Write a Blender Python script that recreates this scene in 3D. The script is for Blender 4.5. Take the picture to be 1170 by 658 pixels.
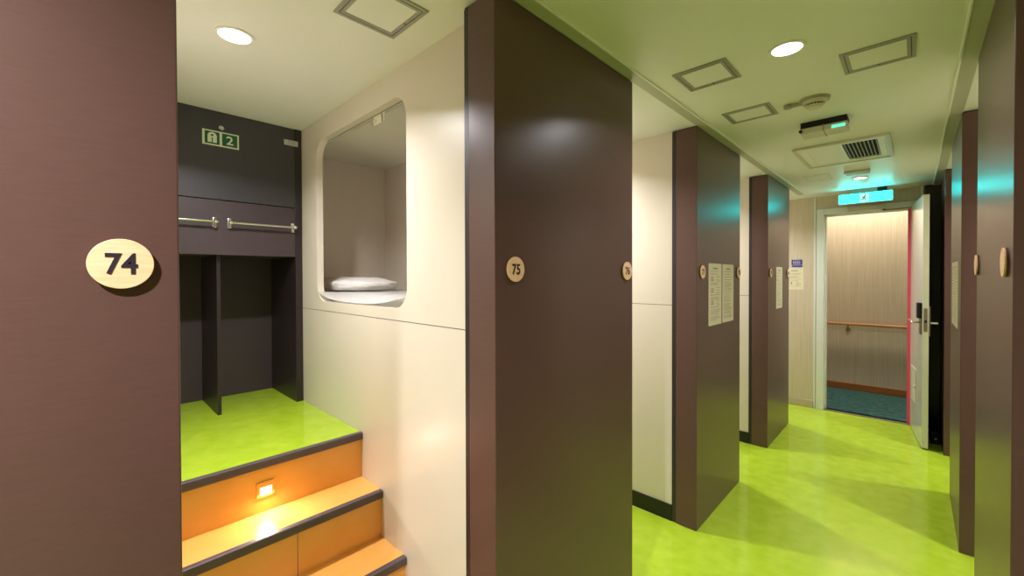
import bpy, bmesh, math, random
from mathutils import Vector, Matrix, noise
random.seed(7)
for o in list(bpy.data.objects): bpy.data.objects.remove(o)
scene = bpy.context.scene
COL = scene.collection

# ------------------------------------------------------------------ camera
EYE = 1.349          # eye height above the corridor floor
CH = 2.135           # ceiling height
F, YAW, PITCH, ROLL, SY = 477.453, 0.7668, -0.0100, -0.0028, -8.853
cd = bpy.data.cameras.new('camera'); cam = bpy.data.objects.new('camera', cd); COL.objects.link(cam)
f = Vector((-math.sin(YAW)*math.cos(PITCH), math.cos(YAW)*math.cos(PITCH), math.sin(PITCH)))
r0 = Vector((math.cos(YAW), math.sin(YAW), 0)); u0 = r0.cross(f)
r = r0*math.cos(ROLL)+u0*math.sin(ROLL); u = -r0*math.sin(ROLL)+u0*math.cos(ROLL)
cam.matrix_world = Matrix(((r.x, u.x, -f.x, 0), (r.y, u.y, -f.y, 0), (r.z, u.z, -f.z, EYE), (0, 0, 0, 1)))
cd.sensor_width = 36; cd.lens = F*36/1170; cd.shift_y = SY/1170; cd.clip_start = 0.02
scene.camera = cam

# ------------------------------------------------------------------ light levels and exposure
w = bpy.data.worlds.new('world'); scene.world = w; w.use_nodes = True
w.node_tree.nodes['Background'].inputs[0].default_value = (0.5, 0.5, 0.5, 1)
w.node_tree.nodes['Background'].inputs[1].default_value = 0.05
vs = scene.view_settings
vs.view_transform = 'Standard'; vs.look = 'None'; vs.gamma = 1; vs.use_curve_mapping = False
vs.exposure = 0.42
P_CORR = 4.8        # corridor spots
P_BAY = 12.0         # spots in the bays
WARM = (0.97, 0.95, 1.0)
P_OUT = 28.0         # passage beyond the door
P_STEP = 0.8
SPREAD = 2.5         # the spots are recessed and throw little light sideways

# ------------------------------------------------------------------ helpers
def srgb(r, g, b):
    c = [x/255 for x in (r, g, b)]
    return tuple(x/12.92 if x <= 0.04045 else ((x+0.055)/1.055)**2.4 for x in c)+(1,)

def mat(name, col, rough=0.5, metal=0.0, spec=0.5, emit=None, es=0, var=0.0, scale=(6, 6, 6), detail=4, bump=0.0, col2=None, coat=0.0, lo=0.35, hi=0.65):
    m = bpy.data.materials.new(name); m.use_nodes = True
    nt = m.node_tree; b = nt.nodes['Principled BSDF']
    b.inputs['Base Color'].default_value = col
    b.inputs['Roughness'].default_value = rough
    b.inputs['Metallic'].default_value = metal
    b.inputs['Specular IOR Level'].default_value = spec
    b.inputs['Coat Weight'].default_value = coat
    b.inputs['Coat Roughness'].default_value = 0.08
    if emit:
        b.inputs['Emission Color'].default_value = emit; b.inputs['Emission Strength'].default_value = es
    tc = nt.nodes.new('ShaderNodeTexCoord'); mp = nt.nodes.new('ShaderNodeMapping'); n = nt.nodes.new('ShaderNodeTexNoise')
    geo = nt.nodes.new('ShaderNodeNewGeometry')
    mp.inputs['Scale'].default_value = scale
    nt.links.new(geo.outputs['Position'], mp.inputs[0]); nt.links.new(mp.outputs[0], n.inputs['Vector'])
    n.inputs['Scale'].default_value = 1; n.inputs['Detail'].default_value = detail
    if var or col2:
        cr = nt.nodes.new('ShaderNodeValToRGB')
        cr.color_ramp.elements[0].position = lo; cr.color_ramp.elements[1].position = hi
        c2 = col2 or tuple(min(1, x*(1+var)) for x in col[:3])+(1,)
        c1 = col if col2 else tuple(x*(1-var) for x in col[:3])+(1,)
        cr.color_ramp.elements[0].color = c1; cr.color_ramp.elements[1].color = c2
        nt.links.new(n.outputs['Fac'], cr.inputs[0]); nt.links.new(cr.outputs[0], b.inputs['Base Color'])
    if bump:
        bp = nt.nodes.new('ShaderNodeBump'); bp.inputs['Strength'].default_value = bump; bp.inputs['Distance'].default_value = 0.002
        nt.links.new(n.outputs['Fac'], bp.inputs['Height']); nt.links.new(bp.outputs[0], b.inputs['Normal'])
    return m

M = {}
M['brown'] = mat('brown_melamine', srgb(92, 65, 58), 0.31, spec=0.5, var=0.04, scale=(30, 30, 260), bump=0.04)
M['brown_dark'] = mat('dark_edge', srgb(44, 34, 36), 0.4, var=0.05)
M['locker'] = mat('locker_board', srgb(70, 58, 60), 0.42, var=0.06, scale=(30, 200, 30))
M['locker_up'] = mat('locker_upper_board', srgb(64, 62, 66), 0.4, var=0.05, scale=(30, 200, 30))
M['white'] = mat('cream_wall', srgb(222, 212, 194), 0.34, var=0.012, scale=(3, 3, 3), bump=0.03)
M['ceil'] = mat('ceiling_paint', srgb(238, 238, 232), 0.45, var=0.01, scale=(3, 3, 3))
M['trim'] = mat('ceiling_trim', srgb(186, 186, 168), 0.35, var=0.02)
M['alu'] = mat('aluminium_frame', srgb(168, 166, 156), 0.4, metal=0.25, var=0.05, scale=(80, 80, 80))
M['green'] = mat('green_linoleum', srgb(156, 190, 34), 0.12, spec=0.5, col2=srgb(184, 208, 58), scale=(14, 14, 14), detail=14, bump=0.02, lo=0.2, hi=0.8)
M['orange'] = mat('orange_linoleum', srgb(236, 172, 80), 0.27, spec=0.5, col2=srgb(242, 182, 98), scale=(6, 4, 6), detail=6)
M['nosing'] = mat('nosing_rubber', srgb(88, 76, 78), 0.45, var=0.08)
M['black'] = mat('black_baseboard', srgb(16, 15, 15), 0.4, var=0.1)
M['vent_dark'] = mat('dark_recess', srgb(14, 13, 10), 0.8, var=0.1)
M['badge'] = mat('maple_badge', srgb(238, 190, 144), 0.42, col2=srgb(246, 204, 162), scale=(20, 25, 240), detail=3)
M['badge_edge'] = mat('badge_edge', srgb(78, 46, 30), 0.5, var=0.05)
M['ink'] = mat('dark_ink', srgb(38, 26, 40), 0.5, var=0.03)
M['paper'] = mat('laminated_paper', srgb(226, 218, 184), 0.35, var=0.02)
M['greyink'] = mat('grey_print', srgb(150, 140, 118), 0.5, var=0.03)
M['redink'] = mat('red_print', srgb(190, 110, 90), 0.5, var=0.03)
M['blue'] = mat('blue_sticker', srgb(40, 44, 150), 0.4, var=0.04)
M['chrome'] = mat('chrome', srgb(225, 225, 222), 0.16, metal=1.0, var=0.02)
M['steel'] = mat('brushed_steel', srgb(150, 140, 122), 0.35, metal=0.8, var=0.05, scale=(20, 20, 300))
M['signgreen'] = mat('sign_green', srgb(18, 92, 58), 0.4, var=0.04)
M['signcream'] = mat('sign_cream', srgb(222, 232, 200), 0.4, var=0.02)
M['label'] = mat('grey_label', srgb(190, 188, 186), 0.4, var=0.03)
M['plastic'] = mat('fitting_plastic', srgb(205, 200, 178), 0.35, var=0.02)
M['plasticgrey'] = mat('grey_plastic', srgb(158, 156, 138), 0.45, var=0.03)
M['door'] = mat('door_paint', srgb(216, 216, 206), 0.16, var=0.01)
M['dooredge'] = mat('door_edge_paint', srgb(205, 205, 170), 0.3, var=0.02)
M['pink'] = mat('pink_gasket', srgb(232, 88, 112), 0.4, var=0.03)
M['frame'] = mat('door_frame_paint', srgb(228, 230, 220), 0.3, var=0.01)
M['grain'] = mat('woodgrain_wallpaper', srgb(200, 184, 158), 0.5, col2=srgb(212, 197, 172), scale=(120, 120, 2.5), detail=5)
M['wood'] = mat('wood_rail', srgb(190, 132, 84), 0.35, col2=srgb(212, 146, 86), scale=(4, 60, 60), detail=4)
M['woodbase'] = mat('wood_baseboard', srgb(150, 92, 44), 0.35, col2=srgb(168, 106, 54), scale=(3, 60, 60), detail=4)
M['beigebase'] = mat('beige_baseboard', srgb(196, 180, 150), 0.45, var=0.03)
M['carpet'] = mat('teal_carpet', srgb(26, 70, 68), 0.95, col2=srgb(56, 98, 92), scale=(22, 22, 22), detail=8, bump=0.8)
M['bunk'] = mat('bunk_lining', srgb(228, 216, 200), 0.5, var=0.015, scale=(90, 90, 2))
M['bunkceil'] = mat('bunk_ceiling', srgb(228, 224, 206), 0.5, var=0.01)
M['linen'] = mat('white_linen', srgb(238, 234, 228), 0.8, var=0.02, scale=(30, 30, 30), bump=0.2)
M['pillowcase'] = mat('beige_pillowcase', srgb(214, 200, 184), 0.8, var=0.03, scale=(30, 30, 30), bump=0.2)
M['led'] = mat('lamp_lens', (1, 1, 1, 1), 0.4, emit=(1, 0.96, 0.9, 1), es=3, var=0.01)
M['stepled'] = mat('step_lens', (1, 1, 1, 1), 0.4, emit=(1, 0.86, 0.6, 1), es=6, var=0.01)
M['exit'] = mat('exit_green_lit', srgb(40, 220, 180), 0.4, emit=(0.01, 1.0, 0.98, 1), es=9, var=0.02)
M['exitwhite'] = mat('exit_white_lit', srgb(220, 250, 240), 0.4, emit=(0.5, 1.0, 0.85, 1), es=0.6, var=0.01)
M['exitink'] = mat('exit_dark', srgb(10, 110, 90), 0.4, var=0.02)
M['greenled'] = mat('indicator_lit', srgb(80, 220, 180), 0.4, emit=(0.15, 1.0, 0.7, 1), es=0.7, var=0.02)

def fr(o, right, up):            # a frame: local x = right, y = up, z = out of the surface
    right = Vector(right); up = Vector(up); n = right.cross(up)
    return Matrix(((right.x, up.x, n.x, o[0]), (right.y, up.y, n.y, o[1]), (right.z, up.z, n.z, o[2]), (0, 0, 0, 1)))

class B:
    def __init__(s): s.bm = bmesh.new()
    def box(s, x0, x1, y0, y1, z0, z1, bev=0.0, seg=2, mi=0):
        t = bmesh.new(); bmesh.ops.create_cube(t, size=1)
        for v in t.verts: v.co = Vector(((x0+x1)/2+v.co.x*(x1-x0), (y0+y1)/2+v.co.y*(y1-y0), (z0+z1)/2+v.co.z*(z1-z0)))
        if bev: bmesh.ops.bevel(t, geom=list(t.edges), offset=bev, segments=seg, profile=0.5, affect='EDGES')
        return s.add(t, mi)
    def add(s, t, mi=0):
        me = bpy.data.meshes.new('t')
        for fa in t.faces: fa.material_index = mi
        t.to_mesh(me); t.free(); s.bm.from_mesh(me); bpy.data.meshes.remove(me); return s
    def cyl(s, c, r1, h, axis='z', r2=None, n=32, mi=0, bev=0):
        t = bmesh.new(); bmesh.ops.create_cone(t, cap_ends=True, segments=n, radius1=r1, radius2=r1 if r2 is None else r2, depth=h)
        if bev: bmesh.ops.bevel(t, geom=[e for e in t.edges if len(e.link_faces) == 2 and any(len(fa.verts) > 4 for fa in e.link_faces)], offset=bev, segments=2, profile=0.5, affect='EDGES')
        R = {'z': Matrix(), 'x': Matrix.Rotation(math.pi/2, 4, 'Y'), 'y': Matrix.Rotation(-math.pi/2, 4, 'X')}[axis]
        bmesh.ops.transform(t, matrix=Matrix.Translation(Vector(c)) @ R, verts=t.verts)
        return s.add(t, mi)
    def rod(s, a, b, rr, n=16, mi=0):
        a = Vector(a); b = Vector(b); d = b-a
        t = bmesh.new(); bmesh.ops.create_cone(t, cap_ends=True, segments=n, radius1=rr, radius2=rr, depth=d.length)
        bmesh.ops.transform(t, matrix=Matrix.Translation((a+b)/2) @ d.to_track_quat('Z', 'Y').to_matrix().to_4x4(), verts=t.verts)
        return s.add(t, mi)
    def ball(s, c, rr, mi=0, sc=(1, 1, 1)):
        t = bmesh.new(); bmesh.ops.create_uvsphere(t, u_segments=20, v_segments=12, radius=rr)
        for v in t.verts: v.co = Vector((c[0]+v.co.x*sc[0], c[1]+v.co.y*sc[1], c[2]+v.co.z*sc[2]))
        return s.add(t, mi)
    def shape(s, outer, holes=(), z0=0, z1=0.01, mi=0):     # 2-D outline with holes, given a thickness
        cu = bpy.data.curves.new('c', 'CURVE'); cu.dimensions = '2D'; cu.fill_mode = 'BOTH'
        for pts in [outer]+list(holes):
            sp = cu.splines.new('POLY'); sp.points.add(len(pts)-1); sp.use_cyclic_u = True
            for i, p in enumerate(pts): sp.points[i].co = (p[0], p[1], 0, 1)
        cu.extrude = (z1-z0)/2
        o = bpy.data.objects.new('c', cu); me = bpy.data.meshes.new_from_object(o)
        for v in me.vertices: v.co.z += (z0+z1)/2
        for p in me.polygons: p.material_index = mi; p.use_smooth = False
        s.bm.from_mesh(me); bpy.data.objects.remove(o); bpy.data.curves.remove(cu); bpy.data.meshes.remove(me); return s
    def text(s, txt, size, c=(0, 0), z0=0, th=0.0006, sx=1.0, off=0.0, mi=0):
        cu = bpy.data.curves.new('t', 'FONT'); cu.body = txt; cu.size = size; cu.align_x = 'CENTER'; cu.align_y = 'CENTER'
        cu.extrude = th/2; cu.offset = off; cu.space_character = 1.0+off*20
        o = bpy.data.objects.new('t', cu); me = bpy.data.meshes.new_from_object(o)
        xs = [v.co.x for v in me.vertices]; ys = [v.co.y for v in me.vertices]
        mx = (min(xs)+max(xs))/2; my = (min(ys)+max(ys))/2
        for v in me.vertices: v.co = Vector((c[0]+(v.co.x-mx)*sx, c[1]+v.co.y-my, z0+th/2+v.co.z))
        for p in me.polygons: p.material_index = mi; p.use_smooth = False
        s.bm.from_mesh(me); bpy.data.objects.remove(o); bpy.data.curves.remove(cu); bpy.data.meshes.remove(me); return s
    def build(s, name, mats, parent=None, X=None, smooth=False, rotz=0.0):
        bm = s.bm
        if X is not None: bmesh.ops.transform(bm, matrix=X, verts=bm.verts)
        if parent is not None:
            bmesh.ops.transform(bm, matrix=wm(parent).inverted(), verts=bm.verts); loc = Vector((0, 0, 0))
        else:
            c = [[v.co[i] for v in bm.verts] for i in range(3)]
            loc = Vector(((min(c[0])+max(c[0]))/2, (min(c[1])+max(c[1]))/2, min(c[2])))
            bmesh.ops.translate(bm, vec=-loc, verts=bm.verts)
        me = bpy.data.meshes.new(name); bm.to_mesh(me); bm.free()
        if smooth:
            for p in me.polygons: p.use_smooth = True
            try: me.set_sharp_from_angle(angle=math.radians(40))
            except Exception: pass
        for m in (mats if isinstance(mats, (list, tuple)) else [mats]): me.materials.append(M[m])
        o = bpy.data.objects.new(name, me); COL.objects.link(o); o.location = loc
        if parent is not None: o.parent = parent
        return o

def wm(o):
    m = Matrix.LocRotScale(o.location, o.rotation_euler, None)
    return (wm(o.parent) @ m) if o.parent else m

def thing(name, label, cat, loc, group=None, rotz=0.0):
    o = bpy.data.objects.new(name, None); COL.objects.link(o); o.location = loc; o.rotation_euler = (0, 0, rotz)
    o.empty_display_size = 0.05
    return tag(o, label, cat, group)
def tag(o, label, cat, group=None):
    o['label'] = label; o['category'] = cat
    if group: o['group'] = group
    return o
def struct(name, b, mats, X=None, label=None, smooth=False):
    o = b.build(name, mats, X=X, smooth=smooth); o['kind'] = 'structure'
    if label: o['label'] = label
    return o
def rrect(x0, x1, y0, y1, rr, n=10):
    pts = []
    for cx, cy, a0 in ((x1-rr, y1-rr, 0), (x0+rr, y1-rr, 90), (x0+rr, y0+rr, 180), (x1-rr, y0+rr, 270)):
        for i in range(n+1):
            a = math.radians(a0+90*i/n); pts.append((cx+rr*math.cos(a), cy+rr*math.sin(a)))
    return pts
def rect(x0, x1, y0, y1): return [(x0, y0), (x1, y0), (x1, y1), (x0, y1)]

XL, XR = -0.821, 0.161           # faces of the partitions on both sides of the corridor
XB = -2.85                       # back of the bays on the left
YE = 5.184                       # end wall with the door
YW = 0.842                       # wall with the bunk
LZ = EYE-0.671                   # landing height
LEFTP = [(-0.64, 0.109), (0.7865, 1.554), (2.246, 2.996), (3.716, 4.475)]
RIGHTP = [(0.0, 0.74), (1.475, 2.245), (2.955, 3.716), (4.475, 5.184)]

# ------------------------------------------------------------------ shell
struct('floor', B().box(XB, 2.1, -2.1, YE, -0.05, 0), 'green', label='glossy lime green linoleum floor of the corridor')
b = B()
b.box(XB-0.1, 2.2, -2.1, YE+0.1, CH, CH+0.06)
struct('ceiling', b, 'ceil', label='smooth cream ceiling over corridor and bays')
struct('wall_left', B().box(XB-0.06, XB, -2.1, YE, 0, CH), 'white')
struct('wall_right', B().box(2.1, 2.16, -2.1, YE, 0, CH), 'white')
struct('wall_back', B().box(XB, 2.1, -2.16, -2.1, 0, CH), 'white')
# ceiling trims along both rows of partitions
for nm, xa, s in (('trim_1', XL, 1), ('trim_2', XR, -1)):
    b = B(); x0, x1 = sorted((xa-s*0.004, xa+s*0.044)); b.box(x0, x1, -2.1, 4.9 if s > 0 else YE, CH-0.004, CH)
    x0, x1 = sorted((xa+s*0.042, xa+s*0.050)); b.box(x0, x1, -2.1, 4.9 if s > 0 else YE, CH-0.007, CH, 0.002, mi=1)
    struct(nm, b, ['trim', 'ceil'])

# end wall with its door opening
DX0, DX1, DZ = -0.652, -0.026, EYE+0.600
b = B(); b.box(XB, DX0-0.03, YE, YE+0.10, 0, CH); b.box(DX0-0.03, DX1+0.03, YE, YE+0.10, DZ+0.03, CH); b.box(DX1+0.03, 0.062, YE, YE+0.10, 0, CH)
struct('wall_end', b, 'grain')
struct('wall_end_dark', B().box(0.062, 2.1, YE-0.01, YE+0.10, 0, CH), 'brown_dark', label='dark panel at the corridor end, right of the door')
b = B(); b.box(DX0-0.062, DX0, YE-0.022, YE+0.105, 0, DZ+0.06, 0.003); b.box(DX1, DX1+0.055, YE-0.022, YE+0.105, 0, DZ+0.06, 0.003)
b.box(DX0+0.0005, DX1-0.0005, YE-0.022, YE+0.105, DZ, DZ+0.06, 0.003)
b.box(DX0-0.005, DX0+0.012, YE+0.04, YE+0.10, 0, DZ, 0.002); b.box(DX0, DX1, YE+0.04, YE+0.10, DZ-0.012, DZ+0.005, 0.002)
for z in (EYE+0.42, EYE-0.30, EYE-1.10): b.box(DX0-0.001, DX0+0.003, YE+0.005, YE+0.03, z-0.03, z+0.03)
dr1 = struct('door_1', b, 'frame', label='pale painted frame of the open door at the corridor end')
b = B(); b.box(DX0, DX1, YE-0.02, YE+0.02, 0.0, 0.006, 0.002); b.build('threshold', 'steel', dr1)
B().box(DX1-0.020, DX1-0.001, YE+0.002, YE+0.03, 0.008, DZ-0.002, 0.001).build('jamb_strip', 'pink', dr1)
b = B(); b.box(DX0-0.085, DX0-0.068, YE-0.012, YE, 0, CH, 0.004); b.box(0.040, 0.056, YE-0.012, YE, DZ+0.08, CH, 0.004)
struct('trim_3', b, 'frame')
struct('baseboard_end', B().box(XB, DX0-0.088, YE-0.012, YE, 0, 0.075, 0.003), 'beigebase')
# passage beyond the door
YO = 6.305
struct('wall_passage', B().box(-3, 2.4, YO, YO+0.06, 0, 2.5), 'grain', label='woodgrain wall across the passage, seen through the open door')
struct('floor_passage', B().box(-3, 2.4, YE+0.10, YO, -0.05, 0.0), 'carpet', label='dark teal carpet of the passage beyond the door')
struct('ceiling_passage', B().box(-3, 2.4, YE+0.10, YO, 2.45, 2.5), 'ceil')
struct('wall_passage_left', B().box(-3.06, -3, YE+0.10, YO, 0, 2.5), 'grain')
struct('wall_passage_right', B().box(2.4, 2.46, YE+0.10, YO, 0, 2.5), 'grain')
struct('baseboard_passage', B().box(-3, 2.4, YO-0.014, YO, 0, 0.077, 0.003), 'woodbase')

# solid blocks between bays (plain cream walls on the corridor side bays)
def bay_block(nm, y0, y1, base=True, x0=XB, x1=XL-0.135, mod='white'):
    b = B(); zs = EYE-0.162
    b.box(x0, x1, y0, y1, 0, zs-0.0015); b.box(x0, x1, y0+0.003, y1-0.003, zs-0.0015, zs+0.0015, mi=1); b.box(x0, x1, y0, y1, zs+0.0015, CH)
    struct(nm, b, [mod, 'nosing'])
bay_block('wall_bay_second', 2.258, 2.986)
bay_block('wall_bay_third', 3.728, 4.465)
bay_block('wall_bay_near', -0.63, 0.035)
bay_block('wall_bay_right_near', 0.0, 0.73, x0=XR+0.135, x1=2.1)
bay_block('wall_bay_right_second', 1.485, 2.235, x0=XR+0.135, x1=2.1)
bay_block('wall_bay_right_third', 2.965, 3.706, x0=XR+0.135, x1=2.1)
bay_block('wall_bay_right_far', 4.485, YE-0.012, x0=XR+0.135, x1=2.1)
for k, y in (('second', 2.258), ('third', 3.728)):
    struct('baseboard_bay_'+k, B().box(XB, XL-0.135, y-0.009, y, 0, 0.087), 'black')

# the wall with the bunk opening: front panels, core behind, then the lined bunk
XW = XL-0.137
OX0, OX1, OZ0, OZ1 = -2.185, -1.350, EYE-0.122, EYE+0.680
zs = EYE-0.169
X = fr((0, YW, 0), (1, 0, 0), (0, 0, 1))     # local z = -Y, out of the wall
b = B()
b.shape(rect(XB, XW, zs+0.0015, CH), [rrect(OX0, OX1, OZ0, OZ1, 0.085)], -0.032, 0)
b.shape(rect(XB, XW, 0, zs-0.0015), [], -0.032, 0)
b.box(XB, XW, zs-0.0015, zs+0.0015, -0.032, -0.004, mi=1)
struct('wall_stairwell', b, ['white', 'nosing'], X=X, label='cream wall right of the steps with the rounded bunk opening')
BY1, BX0, BX1, BZ0, BZ1 = 1.475, -2.64, -1.02, EYE-0.19, EYE+0.735
bunk = thing('sleeping_bunk', 'lined bunk recess behind the rounded opening above the orange steps', 'bunk', ((BX0+BX1)/2, (YW+BY1)/2, BZ0))
y0 = YW+0.032
b = B(); b.box(BX0-0.02, BX1+0.02, BY1, BY1+0.02, BZ0, BZ1); b.build('back_panel', 'bunk', bunk)
b = B(); b.box(BX0-0.02, BX0, y0, BY1, BZ0, BZ1); b.build('end_panel', 'bunk', bunk)
b = B(); b.box(BX1, BX1+0.02, y0, BY1, BZ0, BZ1); b.build('end_panel', 'bunk', bunk)
b = B(); b.box(BX0-0.02, BX1+0.02, y0, BY1+0.02, BZ1, BZ1+0.015); b.build('ceiling_panel', 'bunkceil', bunk)
b = B(); b.box(BX0-0.02, BX1+0.02, y0, BY1+0.02, BZ0-0.02, BZ0); b.build('bed_base', 'bunk', bunk)
struct('wall_bay_first', B().box(XB, XW, BY1+0.022, 1.545, 0, CH), 'white')
# roller blind rail just inside the top of the opening
rb = thing('roller_blind', 'rolled-up blind with a clear pull tab inside the top of the bunk opening', 'blind', (-1.75, y0+0.012, OZ1-0.012))
B().box(OX0+0.02, OX1-0.02, y0+0.006, y0+0.020, OZ1-0.003, OZ1+0.02, 0.003).build('blind_rail', 'trim', rb)
B().box(-1.66, -1.57, y0+0.004, y0+0.008, OZ1-0.040, OZ1-0.002, 0.002).box(-1.645, -1.64, y0, y0+0.004, OZ1-0.036, OZ1-0.018).box(-1.59, -1.585, y0, y0+0.004, OZ1-0.04, OZ1-0.006, mi=1).build('pull_tab', ['bunkceil', 'trim'], rb)

# ------------------------------------------------------------------ partitions
def partition(y0, y1, side, label, near_strip=True):
    s = 1 if side == 'L' else -1
    xf = XL if side == 'L' else XR
    zt = CH-0.008
    t = thing('partition_panel', label, 'partition', (xf-s*0.06, (y0+y1)/2, 0), 'dark brown partitions along the corridor')
    x0, x1 = sorted((xf, xf-s*0.110)); B().box(x0, x1, y0, y1, 0.0005, zt, 0.0025).build('panel', 'brown', t, smooth=False)
    x0, x1 = sorted((xf-s*0.110, xf-s*0.134)); B().box(x0, x1, y0+0.004, y1-0.004, 0.0005, zt, 0.002).build('edge_strip', 'brown_dark', t)
    x0, x1 = sorted((xf-s*0.004, xf-s*0.130)); B().box(x0, x1, y0+0.004, y1-0.004, zt, CH-0.0045).build('shadow_gap', 'vent_dark', t)
    return t
partition(*LEFTP[0], 'L', 'very near dark brown partition filling the left side, bearing round badge 74')
partition(*LEFTP[1], 'L', 'large dark brown partition between steps and corridor, bearing badges 75 and 76')
partition(*LEFTP[2], 'L', 'dark brown partition on the left bearing two tall notices side by side')
partition(*LEFTP[3], 'L', 'farthest dark brown partition on the left, with one narrow notice')
partition(*RIGHTP[0], 'R', 'dark brown partition on the right beside the viewer, outside the frame')
partition(*RIGHTP[1], 'R', 'nearest dark brown partition at the right edge, with two round wooden badges')
partition(*RIGHTP[2], 'R', 'second dark brown partition on the right, with a pale notice, beyond the nearest')
partition(*RIGHTP[3], 'R', 'farthest dark brown partition on the right, behind the open door')

# ------------------------------------------------------------------ stairs
struct('floor_landing', B().box(XB, -1.716, 0.035, YW, LZ-0.05, LZ), 'green', label='lime green landing floor at the top of the steps')
st = thing('staircase', 'orange steps with grey nosings rising from the corridor to the green landing', 'stairs', (-1.5, 0.44, 0))
xs = [-1.715, -1.545, -1.372, -1.200]; zt = [LZ, LZ-0.190, LZ-0.377, LZ-0.530]
SY0, SY1 = 0.036, YW-0.0005
for i in range(4):
    zb = zt[i+1] if i < 3 else 0.0
    B().box(xs[i]-0.02, xs[i], SY0, SY1, zb, zt[i]-0.028).box(xs[i]-0.0005, xs[i]+0.0003, 0.5215, 0.5235, zb, zt[i]-0.03, mi=1 if i else 0).build('riser', ['orange', 'nosing'], st) if i == 1 else B().box(xs[i]-0.02, xs[i], SY0, SY1, zb, zt[i]-0.028).build('riser', 'orange', st)
    if i: B().box(xs[i-1]-0.019, xs[i]-0.008, SY0, SY1, zt[i]-0.02, zt[i]).build('tread', 'orange', st)
    B().box(xs[i]-0.010, xs[i]+0.014, SY0, SY1, zt[i]-0.028, zt[i]+0.003, 0.004).build('nosing', 'nosing', st)
sl = thing('step_light', 'small square glowing step light set in the top orange riser', 'light', (xs[0], 0.470, EYE-0.803))
Xs = fr((xs[0]+0.0003, 0.470, EYE-0.778), (0, 1, 0), (0, 0, 1))
B().shape(rect(-0.029, 0.029, -0.027, 0.027), [rect(-0.022, 0.022, -0.019, 0.019)], 0, 0.004).build('bezel', 'orange', sl, Xs)
B().box(-0.022, 0.022, -0.019, 0.019, 0, 0.0015, mi=1).box(-0.017, 0.020, -0.017, 0.006, 0.0015, 0.003).build('lens', ['stepled', 'orange'], sl, Xs)
ld = bpy.data.lights.new('step_lamp', 'AREA'); ld.shape = 'RECTANGLE'; ld.size = 0.036; ld.size_y = 0.022; ld.energy = P_STEP; ld.color = (1, 0.87, 0.7)
lo = bpy.data.objects.new('step_lamp', ld); COL.objects.link(lo); lo.parent = sl
lo.location = (0.008, 0, 0.020); lo.rotation_euler = (0, math.radians(-60), 0)

# ------------------------------------------------------------------ lockers at the end of the landing
XK = -2.381
lk = thing('locker_unit', 'dark locker unit with open lower compartments on the green landing', 'locker', (-2.58, 0.44, LZ))
B().box(XB+0.005, XK, 0.806, YW-0.001, LZ, CH-0.001, 0.002).build('side_panel', 'brown_dark', lk)
B().box(XB+0.005, XK, 0.040, 0.070, LZ, CH-0.001, 0.002).build('side_panel', 'brown_dark', lk)
B().box(XK-0.030, XK-0.004, 0.070, 0.806, EYE+0.368, CH-0.001, 0.0015).build('upper_panel', 'locker_up', lk)
B().box(XK-0.030, XK-0.003, 0.070, 0.806, EYE+0.105, EYE+0.364, 0.0015).build('rail_panel', 'locker', lk)
B().box(-2.790, XK-0.030, 0.070, 0.806, EYE+0.105, EYE+0.125).build('top_board', 'locker', lk)
B().box(-2.790, XK-0.045, 0.463, 0.479, LZ, EYE+0.105, 0.001).build('divider', 'brown_dark', lk)
B().box(-2.805, -2.790, 0.070, 0.806, LZ, EYE+0.125).build('back_panel', 'locker', lk)
def hanger(y0, y1, label):
    t = thing('hanger_rail', label, 'rail', (XK-0.003, (y0+y1)/2, EYE+0.235), 'chrome rails on the locker')
    z = EYE+0.258
    B().rod((XK+0.035, y0, z), (XK+0.035, y1, z), 0.0055).build('rod', 'chrome', t, smooth=True)
    for y in (y0+0.01, y1-0.01):
        b = B(); b.box(XK-0.003, XK+0.003, y-0.008, y+0.008, z-0.024, z+0.024, 0.002)
        b.rod((XK-0.002, y, z), (XK+0.036, y, z), 0.006).ball((XK+0.036, y, z), 0.010)
        b.cyl((XK+0.005, y, z+0.017), 0.005, 0.006, 'x').cyl((XK+0.005, y, z-0.017), 0.005, 0.006, 'x')
        b.build('bracket', 'chrome', t, smooth=True)
hanger(0.120, 0.458, 'left chrome hanger rail on the locker, partly hidden by partition 74')
hanger(0.498, 0.802, 'right chrome hanger rail on the locker, beside the cream wall')
# life jacket sign
sg = thing('life_jacket_sign', 'small green sign with a life jacket symbol and number 2 on the locker', 'sign', (XK-0.004, 0.478, EYE+0.62))
Xg = fr((XK-0.004, 0.478, EYE+0.655), (0, 1, 0), (0, 0, 1))
B().box(-0.073, 0.073, -0.035, 0.035, 0, 0.003).build('plate', 'signcream', sg, Xg)
B().box(-0.064, -0.006, -0.029, 0.029, 0.003, 0.0036).box(0.004, 0.066, -0.029, 0.029, 0.003, 0.0036).build('green_field', 'signgreen', sg, Xg)
vest = [(-0.053, -0.022), (-0.053, 0.012), (-0.047, 0.022), (-0.035, 0.026), (-0.023, 0.022), (-0.017, 0.012), (-0.017, -0.022), (-0.033, -0.022), (-0.033, 0.002), (-0.037, 0.002), (-0.037, -0.022)]
B().shape(vest, [], 0.0036, 0.0042).build('jacket_symbol', 'signcream', sg, Xg)
B().cyl((-0.035, 0.012, 0.0044), 0.005, 0.0006).build('collar_mark', 'signgreen', sg, Xg)
B().text('2', 0.056, (0.035, 0), 0.0036, 0.0006, 1.1, 0.0008).build('numeral', 'signcream', sg, Xg)
hk = thing('hook_knob', 'tiny round metal knob above the green sign', 'knob', (XK-0.004, 0.479, EYE+0.70))
B().cyl((XK, 0.479, EYE+0.708), 0.011, 0.008, 'x', bev=0.001).build('collar', 'chrome', hk, smooth=True)
B().ball((XK+0.007, 0.479, EYE+0.708), 0.007).build('button', 'chrome', hk, smooth=True)
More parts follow.
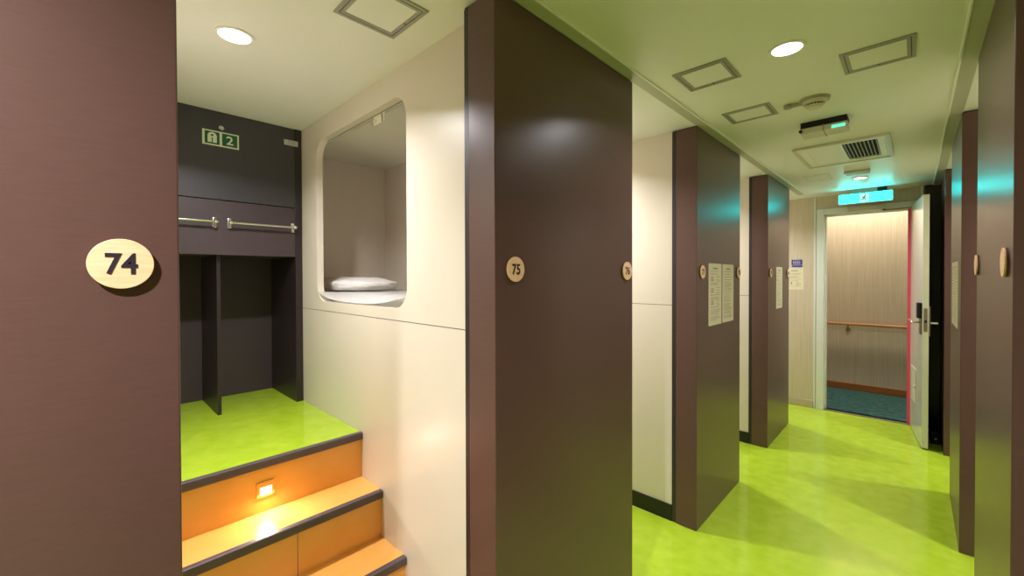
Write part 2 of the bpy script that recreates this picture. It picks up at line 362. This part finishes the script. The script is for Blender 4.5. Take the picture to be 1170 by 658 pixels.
Xl = fr((XK+0.0005, 0.788, EYE+0.707), (0, 1, 0), (0, 0, 1))
lb = thing('locker_label', 'small pale grey label on the locker top right corner', 'label', (XK, 0.788, EYE+0.69))
B().box(-0.034, 0.034, -0.014, 0.014, -0.0045, 0.001).build('plate', 'label', lb, Xl)
b = B()
for i, ww in enumerate((0.006, 0.004, 0.007, 0.005)): b.box(-0.014+i*0.009, -0.014+i*0.009+ww*0.7, -0.001, 0.009, 0.001, 0.0013)
b.box(-0.02, 0.018, -0.008, -0.006, 0.001, 0.0013)
b.build('print', 'greyink', lb, Xl)

# ------------------------------------------------------------------ bedding
def superbox(name, mt, cx, cy, cz, sx, sy, sz, flat=False, n=40, e=4.0, amp=0.0, seed=0.0, pinch=0.0, parent=None, fq=6.0):
    t = bmesh.new(); bmesh.ops.create_cube(t, size=2); bmesh.ops.subdivide_edges(t, edges=list(t.edges), cuts=n, use_grid_fill=True)
    for v in t.verts:
        p = v.co.copy(); a = (abs(p.x)**e+abs(p.y)**e+abs(p.z)**e)**(1/e); p = p/a if a > 0 else p
        k = 1-pinch*(1-max(0, 1-abs(p.x)**2.2)*max(0, 1-abs(p.y)**2.2))
        q = Vector((cx+p.x*sx, cy+p.y*sy, cz+p.z*sz*k if p.z > 0 or not flat else cz-sz*min(1, -p.z*1.7)))
        nn = noise.noise(Vector((q.x*fq+seed, q.y*fq, q.z*fq)))+0.5*noise.noise(Vector((q.x*fq*2.5, q.y*fq*2.5+seed, q.z*fq)))
        q += Vector((p.x*0.4, p.y*0.4, p.z)).normalized()*nn*amp*(0 if flat and p.z < -0.25 else 1)
        v.co = q
    b = B(); b.add(t)
    return b.build(name, mt, parent, smooth=True)
mz = EYE-0.086
mt = superbox('mattress', 'linen', (BX0+BX1)/2, (y0+0.03+BY1)/2, (BZ0+mz)/2+0.001, (BX1-BX0)/2-0.008, (BY1-y0-0.03)/2-0.004, (mz-BZ0)/2-0.001, n=30, e=9, amp=0.002)
tag(mt, 'white sheeted mattress inside the bunk recess', 'mattress')
# sheet edge spilling over the lower lip of the opening
t = bmesh.new(); N = 70; K = 26; rows = []
for i in range(N+1):
    a = i/N; x = OX0+0.012+(OX1-OX0-0.024)*a
    e = abs(2*a-1); low = EYE-0.116+0.040*e**3.2+(0.012*(a-0.5) if a > 0.5 else 0)
    row = []
    for j in range(K+1):
        c = j/K; y = BY1-0.02-(BY1-0.02-(YW-0.003))*c
        k = max(0, (y0+0.075-y)/(y0+0.075-(YW-0.003)))
        z = mz+0.006+0.003*noise.noise(Vector((x*9, y*14, 0)))*(1-k)
        z = z*(1-k*k)+low*k*k
        row.append(t.verts.new((x, y, z)))
    rows.append(row)
for i in range(N):
    for j in range(K): t.faces.new((rows[i][j], rows[i+1][j], rows[i+1][j+1], rows[i][j+1]))
ext = bmesh.ops.solidify(t, geom=list(t.faces), thickness=0.005)
bmesh.ops.recalc_face_normals(t, faces=t.faces)
sh = B().add(t).build('bed_sheet', 'linen', smooth=True); tag(sh, 'white sheet edge folded over the lower lip of the bunk opening', 'sheet')
pl = thing('pillow', 'small flat pillow at the far end of the bunk', 'pillow', (-2.28, 1.12, mz))
superbox('cover', 'linen', -2.262, 1.12, mz+0.047, 0.215, 0.165, 0.034, True, n=26, e=2.7, amp=0.009, seed=3.0, pinch=0.5, parent=pl, fq=9)
superbox('pillow_end', 'pillowcase', -2.42, 1.095, mz+0.047, 0.13, 0.165, 0.034, True, n=20, e=2.9, amp=0.009, seed=9.0, pinch=0.35, parent=pl, fq=9)


# ------------------------------------------------------------------ number badges
def badge(y, side, num, label, z=None):
    xf = XL if side == 'L' else XR
    z = EYE+0.019 if z is None else z
    X = fr((xf, y, z), (0, 1 if side == 'L' else -1, 0), (0, 0, 1))
    t = thing('number_badge', label, 'badge', (xf, y, z-0.036), 'round wooden number badges')
    B().cyl((0, 0, 0.002), 0.0355, 0.004, n=48).build('backing', 'badge_edge', t, X)
    B().cyl((0, 0, 0.006), 0.0355, 0.004, n=48, bev=0.0008).build('disc', 'badge', t, X)
    if num: B().text(num, 0.041, (0, 0), 0.008, 0.0008, 0.86, 0.0009).build('numeral', 'ink', t, X)
badge(0.043, 'L', '74', 'large near round wooden badge reading 74')
badge(0.861, 'L', '75', 'round wooden badge reading 75, left edge of the big middle partition')
badge(1.500, 'L', '76', 'round wooden badge reading 76, right edge of the big middle partition')
badge(2.317, 'L', '77', 'wooden badge just left of the two side-by-side notices')
badge(2.950, 'L', '78', 'wooden badge just right of the two side-by-side notices')
badge(3.786, 'L', '79', 'wooden badge left of the single notice on the farthest left partition')
badge(4.412, 'L', '80', 'wooden badge at far edge of the farthest left partition, by the posted sheet')
badge(1.560, 'R', '', 'wooden badge near the front edge of the nearest right partition', EYE+0.030)
badge(2.190, 'R', '', 'thin-looking wooden badge at the far edge of the nearest right partition', EYE+0.034)

# ------------------------------------------------------------------ notices
def notice(X, ww, hh, label, seed, group, icons=None, cols='greyink', base=None, nm='notice'):
    o = X.translation
    t = thing(nm, label, 'notice', (o.x, o.y, o.z-hh/2), group)
    B().shape(rrect(-ww/2, ww/2, -hh/2, hh/2, min(0.008, ww*0.1), 4), [], 0, 0.0015).build('sheet', 'paper', t, X)
    rn = random.Random(seed); b = B(); y = hh/2-0.028
    b.box(-ww*0.18, ww*0.18, y-0.004, y+0.004, 0.0015, 0.0018)
    y -= 0.016
    while y > -hh/2+0.02:
        if not (icons and any(abs(y-iy) < 0.02 for iy in icons)):
            b.box(-ww*0.38, -ww*0.38+ww*rn.uniform(0.5, 0.78), y-0.0012, y+0.0012, 0.0015, 0.0018)
        else: b.box(ww*0.08, ww*rn.uniform(0.25, 0.4), y-0.0012, y+0.0012, 0.0015, 0.0018)
        y -= rn.choice((0.009, 0.011, 0.016))
    b.build('print', 'greyink', t, X)
    if icons:
        for iy in icons:
            b = B()
            for k in (0, 1):
                b.cyl((-ww*0.30+k*0.026, iy+0.010, 0.0017), 0.006, 0.0006, n=16).box(-ww*0.30+k*0.026-0.006, -ww*0.30+k*0.026+0.006, iy-0.010, iy+0.003, 0.0015, 0.0019)
            b.build('pictogram', cols, t, X)
LF = lambda y, z: fr((XL, y, z), (0, 1, 0), (0, 0, 1))
RF = lambda y, z: fr((XR, y, z), (0, -1, 0), (0, 0, 1))
notice(LF(2.525, EYE-0.107), 0.212, 0.350, 'left one of the two side-by-side tall notices, with small red pictograms', 3, 'tall pale notices on the partitions', [0.085, 0.02, -0.05], 'redink')
notice(LF(2.752, EYE-0.107), 0.208, 0.348, 'right one of the two side-by-side tall notices, with sparse text', 5, 'tall pale notices on the partitions')
notice(LF(4.092, EYE-0.103), 0.215, 0.345, 'single pale notice on the farthest left partition', 8, 'tall pale notices on the partitions', [0.06], 'redink')
notice(RF(3.235, EYE-0.105), 0.210, 0.350, 'pale notice on the second right partition, nearer of its pair', 9, 'tall pale notices on the partitions')
notice(RF(3.470, EYE-0.105), 0.210, 0.350, 'pale notice on the second right partition, farther of its pair', 11, 'tall pale notices on the partitions')
EF = lambda x, z: fr((x, YE, z), (1, 0, 0), (0, 0, 1))
notice(EF(-0.905, EYE-0.035), 0.165, 0.225, 'cream posted sheet on the end wall, left of the open door', 13, None, [-0.05], 'greyink', nm='posted_sheet')
t = thing('blue_sticker', 'small blue sign with white lettering above the cream posted sheet', 'sign', (-0.882, YE, EYE+0.083))
B().box(-0.046, 0.046, -0.022, 0.032, 0, 0.002).box(-0.042, 0.046, -0.044, -0.028, 0, 0.002).build('plate', 'blue', t, EF(-0.882, EYE+0.130))
b = B()
for i in range(5): b.box(-0.034+i*0.014, -0.034+i*0.014+0.008, -0.006, 0.014, 0.002, 0.0024)
b.box(-0.03, 0.03, 0.02, 0.023, 0.002, 0.0024); b.box(-0.03, 0.03, -0.014, -0.011, 0.002, 0.0024)
b.build('lettering', 'label', t, EF(-0.882, EYE+0.130))

# ------------------------------------------------------------------ ceiling fittings
UP = lambda x, y: fr((x, y, CH), (1, 0, 0), (0, -1, 0))      # local z points down
def downlight(x, y, p, label, rr=0.046, power=None):
    t = thing('ceiling_spotlight', label, 'light', (x, y, CH-0.006), 'recessed round ceiling spotlights')
    X = UP(x, y)
    b = B()
    b.shape([(math.cos(a*math.pi/24)*(rr+0.009), math.sin(a*math.pi/24)*(rr+0.009)) for a in range(48)], [[(math.cos(a*math.pi/24)*rr, math.sin(a*math.pi/24)*rr) for a in range(48)]], 0, 0.005)
    b.build('trim_ring', 'ceil', t, X)
    B().cyl((0, 0, 0.0015), rr, 0.003, n=40).build('lens', 'led', t, X)
    ld = bpy.data.lights.new('spotlight_lamp', 'AREA'); ld.shape = 'DISK'; ld.size = rr*1.3; ld.energy = p; ld.color = WARM; ld.spread = SPREAD
    lo = bpy.data.objects.new('spotlight_lamp', ld); COL.objects.link(lo); lo.parent = t; lo.location = (0, 0, -0.003)
downlight(-0.322, 1.709, P_CORR, 'bright round ceiling spotlight between the first ceiling hatches in the corridor')
downlight(-0.322, 4.387, P_CORR, 'round ceiling spotlight just in front of the lit green exit sign', 0.04)
downlight(-0.322, -0.52, P_CORR*6.4, 'corridor ceiling spotlight behind the viewer, outside the frame')
downlight(-1.596, 0.360, P_BAY, 'round ceiling spotlight over the green landing and orange steps')
for y, k in ((1.93, 'first left bay beyond the big middle partition'), (3.36, 'second left bay, beyond the partition with two notices'), (4.82, 'farthest left bay, beside the end wall')):
    downlight(-1.596, y, P_BAY, 'ceiling spotlight out of sight in the '+k)
for y, k in ((1.10, 'right bay before the nearest right partition'), (2.56, 'right bay between the two nearest right partitions'), (4.02, 'farthest right bay, before the open door')):
    downlight(0.94, y, P_BAY*(0.5 if y < 2 else 1), 'ceiling spotlight out of sight in the '+k)
def hatch(x0, x1, y0, y1, label, m='alu'):
    t = thing('ceiling_hatch', label, 'hatch', ((x0+x1)/2, (y0+y1)/2, CH-0.004), 'square framed ceiling hatches')
    X = UP(0, 0); r = lambda d: rect(x0+d, x1-d, -y1+d, -y0-d)
    B().shape(r(0), [r(0.011)], 0, 0.004).shape(r(0.014), [r(0.024)], 0, 0.004).build('frame', m, t, X)
    B().shape(r(0.011), [r(0.014)], 0, 0.0012).build('gap', 'nosing', t, X)
    B().box(x0+0.024, x1-0.024, -y1+0.024, -y0-0.024, 0, 0.002).build('cover', 'ceil', t, X)
    B().cyl(((x0+x1)/2, -y1+0.019, 0.0045), 0.003, 0.002, n=12).build('latch', 'nosing', t, X)
hatch(-1.242, -1.040, 0.530, 0.728, 'square hatch with grey frame in the ceiling above the orange steps')
hatch(-0.690, -0.495, 1.624, 1.820, 'grey-framed ceiling hatch left of the bright corridor spotlight')
hatch(-0.682, -0.479, 2.180, 2.362, 'smaller-looking grey-framed ceiling hatch left of the smoke detector')
hatch(-0.199, 0.001, 1.890, 2.090, 'grey-framed ceiling hatch right of the bright corridor spotlight')
hatch(-0.650, -0.478, 4.020, 4.300, 'faint pale ceiling hatch beyond the air vent, near the exit sign', 'ceil')
# air vent
av = thing('air_vent', 'wide white ceiling panel with a black slatted grille', 'vent', (-0.328, 3.40, CH-0.016))
X = UP(0, 0)
B().shape(rrect(-0.557, -0.100, -3.700, -3.100, 0.012, 4), [rect(-0.540, -0.117, -3.683, -3.117)], 0, 0.014).build('frame', 'plastic', av, X)
B().shape(rect(-0.540, -0.117, -3.683, -3.117), [rect(-0.318, -0.158, -3.610, -3.165)], 0, 0.009).shape(rect(-0.505, -0.130, -3.655, -3.135), [rect(-0.495, -0.140, -3.645, -3.145)], 0.009, 0.011).build('panel', 'ceil', av, X)
B().box(-0.318, -0.158, -3.610, -3.165, 0, 0.001).build('duct', 'vent_dark', av, X)
b = B()
for i in range(9):
    x = -0.310+i*0.018; b.box(x, x+0.0045, -3.610, -3.165, 0.002, 0.009)
b.build('grille', 'plasticgrey', av, X)
# smoke detector with its side arm
sd = thing('smoke_detector', 'round slotted smoke detector with a small side arm on the corridor ceiling', 'detector', (-0.335, 2.285, CH-0.045))
X = UP(-0.325, 2.285)
B().cyl((0, 0, 0.006), 0.058, 0.012, r2=0.054, n=40).build('base', 'plasticgrey', sd, X, smooth=True)
b = B().cyl((0, 0, 0.018), 0.048, 0.012, r2=0.040, n=40).cyl((0, 0, 0.036), 0.036, 0.010, r2=0.026, n=40)
for i in range(16):
    a = i*math.pi/8; b.rod((0.034*math.cos(a), 0.034*math.sin(a), 0.023), (0.034*math.cos(a), 0.034*math.sin(a), 0.032), 0.0022, 8)
b.build('sensor_cap', 'plastic', sd, X, smooth=True)
B().cyl((0, 0, 0.027), 0.030, 0.014, n=32).build('sensing_chamber', 'vent_dark', sd, X)
B().box(-0.098, -0.045, -0.013, 0.010, 0, 0.014, 0.004).cyl((-0.100, 0, 0.008), 0.018, 0.016, n=24, bev=0.002).build('side_arm', 'plasticgrey', sd, X, smooth=True)
# emergency lamp
em = thing('emergency_light', 'box-shaped ceiling light with a lit green strip, beyond the smoke detector', 'light', (-0.335, 2.65, CH-0.06))
B().box(-0.430, -0.242, 2.606, 2.710, CH-0.030, CH).build('shadow_gap_plate', 'vent_dark', em)  # near-black plate paints the shadow gap between housing and ceiling
B().box(-0.432, -0.238, 2.600, 2.715, CH-0.060, CH-0.030, 0.006).build('housing', 'plastic', em)
B().box(-0.335, -0.331, 2.597, 2.718, CH-0.062, CH-0.028).build('joint', 'plasticgrey', em)
B().box(-0.300, -0.246, 2.596, 2.600, CH-0.057, CH-0.043, 0.001).build('indicator', 'greenled', em)
B().cyl((-0.428, 2.598, CH-0.045), 0.008, 0.006, 'y').build('screw', 'vent_dark', em)
# ceiling box before the exit sign
cb = thing('ceiling_box', 'small flat brownish box on the ceiling just before the far spotlight', 'box', (-0.315, 4.10, CH-0.02))
B().box(-0.385, -0.245, 4.045, 4.150, CH-0.018, CH, 0.003).build('body', 'plasticgrey', cb)
B().box(-0.392, -0.238, 4.040, 4.046, CH-0.021, CH-0.002, 0.001).build('lip', 'plastic', cb)
# exit sign
ex = thing('exit_sign', 'lit green exit sign with a running figure, hanging above the door', 'sign', (-0.328, 4.97, EYE+0.655))
Xe = fr((-0.328, 4.945, EYE+0.702), (1, 0, 0), (0, 0, 1))
B().box(-0.192, 0.192, -0.046, 0.046, -0.040, 0.0, 0.003).build('housing', 'plastic', ex, Xe)
B().box(-0.184, 0.184, -0.040, 0.040, 0.0, 0.003, 0.001).build('face', 'exit', ex, Xe)
B().box(-0.034, 0.028, -0.036, 0.034, 0.003, 0.0036).build('figure_field', 'exitwhite', ex, Xe)
b = B()
b.cyl((0.002, 0.020, 0.0042), 0.0055, 0.0008, n=16)
for a, c2, rr in (((0.000, 0.012), (-0.008, -0.006), 0.0045), ((-0.008, -0.006), (0.004, -0.012), 0.003), ((0.004, -0.012), (0.004, -0.026), 0.003), ((-0.008, -0.006), (-0.014, -0.018), 0.003), ((-0.014, -0.018), (-0.026, -0.020), 0.003), ((0.000, 0.010), (0.012, 0.000), 0.0024), ((0.000, 0.010), (-0.014, 0.006), 0.0024), ((-0.014, 0.006), (-0.018, -0.002), 0.0024)):
    b.rod((a[0], a[1], 0.004), (c2[0], c2[1], 0.004), rr, 8)
b.build('running_figure', 'exitink', ex, Xe)
for q in (-0.150, 0.055): B().box(q, q+0.095, -0.001, 0.001, 0.003, 0.0034).build('fine_print', 'exitink', ex, Xe)
B().box(-0.10, 0.15, 0.046, EYE and (CH-EYE-0.702), -0.034, -0.006, 0.002).build('ceiling_mount', 'plasticgrey', ex, Xe)
B().box(0.085, 0.15, 0.050, 0.080, -0.006, 0.0).build('mount_cover', 'vent_dark', ex, Xe)

# ------------------------------------------------------------------ the open door
lx0, ly0 = -0.024, 5.150; lx1, ly1 = 0.045, 4.518
ang = math.atan2(ly1-ly0, lx1-lx0); LL = math.hypot(lx1-lx0, ly1-ly0)
dl = thing('door_leaf', 'pale glossy door standing open towards the corridor, with lever handle', 'door', (lx0, ly0, 0.010), rotz=ang)
DM = wm(dl)
# local: x along the leaf from the hinge, y = +: away (towards the right side of the corridor), z up
HH = EYE+0.617-0.010
def dpart(b, name, m, parent=None, smooth=False): return b.build(name, m, parent or dl, X=DM, smooth=smooth)
dpart(B().box(0, LL, 0.0, 0.036, 0, HH, 0.0015), 'slab', 'door')
dpart(B().box(LL, LL+0.0012, 0.001, 0.035, 0.002, HH-0.002), 'edge_face', 'dooredge')
dpart(B().box(-0.006, 0.0, -0.004, 0.030, 0.0, HH-0.02, 0.001), 'hinge_gasket', 'pink')
hz = EYE-0.373-0.010
lk1 = dpart(B().box(LL-0.085, LL-0.020, -0.010, 0.0, hz-0.09, hz+0.035, 0.002), 'lock_plate', 'steel')
dpart(B().box(LL-0.090, LL-0.018, -0.026, 0.0, hz+0.035, hz+0.155, 0.004).box(LL-0.105, LL-0.085, -0.016, 0.0, hz+0.07, hz+0.10, 0.002), 'card_reader', 'vent_dark')
b = B(); b.rod((LL-0.05, -0.004, hz), (LL-0.05, -0.055, hz), 0.009).rod((LL-0.05, -0.052, hz), (LL-0.155, -0.056, hz+0.012), 0.007).ball((LL-0.05, -0.053, hz), 0.010).ball((LL-0.155, -0.056, hz+0.012), 0.008)
dpart(b, 'lever', 'chrome', smooth=True)
dpart(B().box(LL-0.085, LL-0.010, 0.036, 0.046, hz-0.10, hz+0.13, 0.002), 'rear_plate', 'steel')
b = B(); b.rod((LL-0.05, 0.04, hz), (LL-0.05, 0.092, hz), 0.009).rod((LL-0.05, 0.09, hz), (LL-0.15, 0.092, hz-0.004), 0.007).ball((LL-0.05, 0.09, hz), 0.010)
dpart(b, 'rear_lever', 'chrome', smooth=True)
lp = dpart(B().box(LL+0.0012, LL+0.003, 0.008, 0.028, hz-0.065, hz+0.115), 'latch_plate', 'steel')
dpart(B().box(LL+0.003, LL+0.007, 0.012, 0.024, hz+0.004, hz+0.024), 'latch_bolt', 'vent_dark', lp)
b = B(); b.shape(rect(0.08, 0.36, 0.265, 0.555), [rect(0.095, 0.345, 0.28, 0.54)], 0, 0.005)
for i in range(11): b.box(0.095, 0.345, 0.285+i*0.0235, 0.297+i*0.0235, 0, 0.004)
b.cyl((0.33, 0.41, 0.008), 0.012, 0.012)
b.build('louvre', 'plastic', dl, X=DM @ Matrix(((1, 0, 0, 0), (0, 0, -1, 0), (0, 1, 0, 0), (0, 0, 0, 1))))
# door closer over the door
dc = thing('door_closer', 'slim metal door closer on the frame above the open door', 'door closer', (-0.325, YE-0.045, DZ+0.012))
B().box(-0.465, -0.195, YE-0.075, YE-0.023, DZ+0.006, DZ+0.050, 0.004).build('body', 'plastic', dc)
B().cyl((-0.205, YE-0.050, DZ+0.002), 0.012, 0.012).build('pivot', 'vent_dark', dc)
B().rod((-0.205, YE-0.050, DZ-0.006), (-0.022, YE-0.110, DZ-0.006), 0.006).build('arm', 'steel', dc)
# handrail in the passage
hr = thing('handrail', 'wooden handrail on the woodgrain wall across the passage', 'handrail', (-0.4, YO-0.05, EYE-0.60))
B().box(-2.8, 2.2, YO-0.085, YO-0.050, EYE-0.586, EYE-0.556, 0.009, 3).build('rail', 'wood', hr, smooth=True)
for x in (-2.1, -0.56, 0.9):
    B().rod((x, YO-0.001, EYE-0.640), (x, YO-0.067, EYE-0.628), 0.008).rod((x, YO-0.067, EYE-0.630), (x, YO-0.067, EYE-0.588), 0.008).cyl((x, YO-0.004, EYE-0.640), 0.024, 0.008, 'y').build('bracket', 'steel', hr, smooth=True)
for x in (-0.42, 1.7):
    t = thing('passage_ceiling_light', 'ceiling light of the passage beyond the door, out of sight', 'light', (x, 5.98, 2.44), 'passage ceiling lights')
    B().shape(rrect(-0.65, 0.65, -0.09, 0.09, 0.02, 4), [rrect(-0.63, 0.63, -0.07, 0.07, 0.01, 4)], 0, 0.01).build('frame', 'plastic', t, fr((x, 5.98, 2.45), (1, 0, 0), (0, -1, 0)))
    B().box(-0.63, 0.63, -0.07, 0.07, 0, 0.004).build('diffuser', 'led', t, fr((x, 5.98, 2.45), (1, 0, 0), (0, -1, 0)))
    ld = bpy.data.lights.new('passage_lamp', 'AREA'); ld.shape = 'RECTANGLE'; ld.size = 1.2; ld.size_y = 0.12; ld.energy = P_OUT/2; ld.color = (1, 0.88, 0.72)
    lo = bpy.data.objects.new('passage_lamp', ld); COL.objects.link(lo); lo.parent = t; lo.location = (0, 0, -0.004)
# dark box on the floor behind the door leaf
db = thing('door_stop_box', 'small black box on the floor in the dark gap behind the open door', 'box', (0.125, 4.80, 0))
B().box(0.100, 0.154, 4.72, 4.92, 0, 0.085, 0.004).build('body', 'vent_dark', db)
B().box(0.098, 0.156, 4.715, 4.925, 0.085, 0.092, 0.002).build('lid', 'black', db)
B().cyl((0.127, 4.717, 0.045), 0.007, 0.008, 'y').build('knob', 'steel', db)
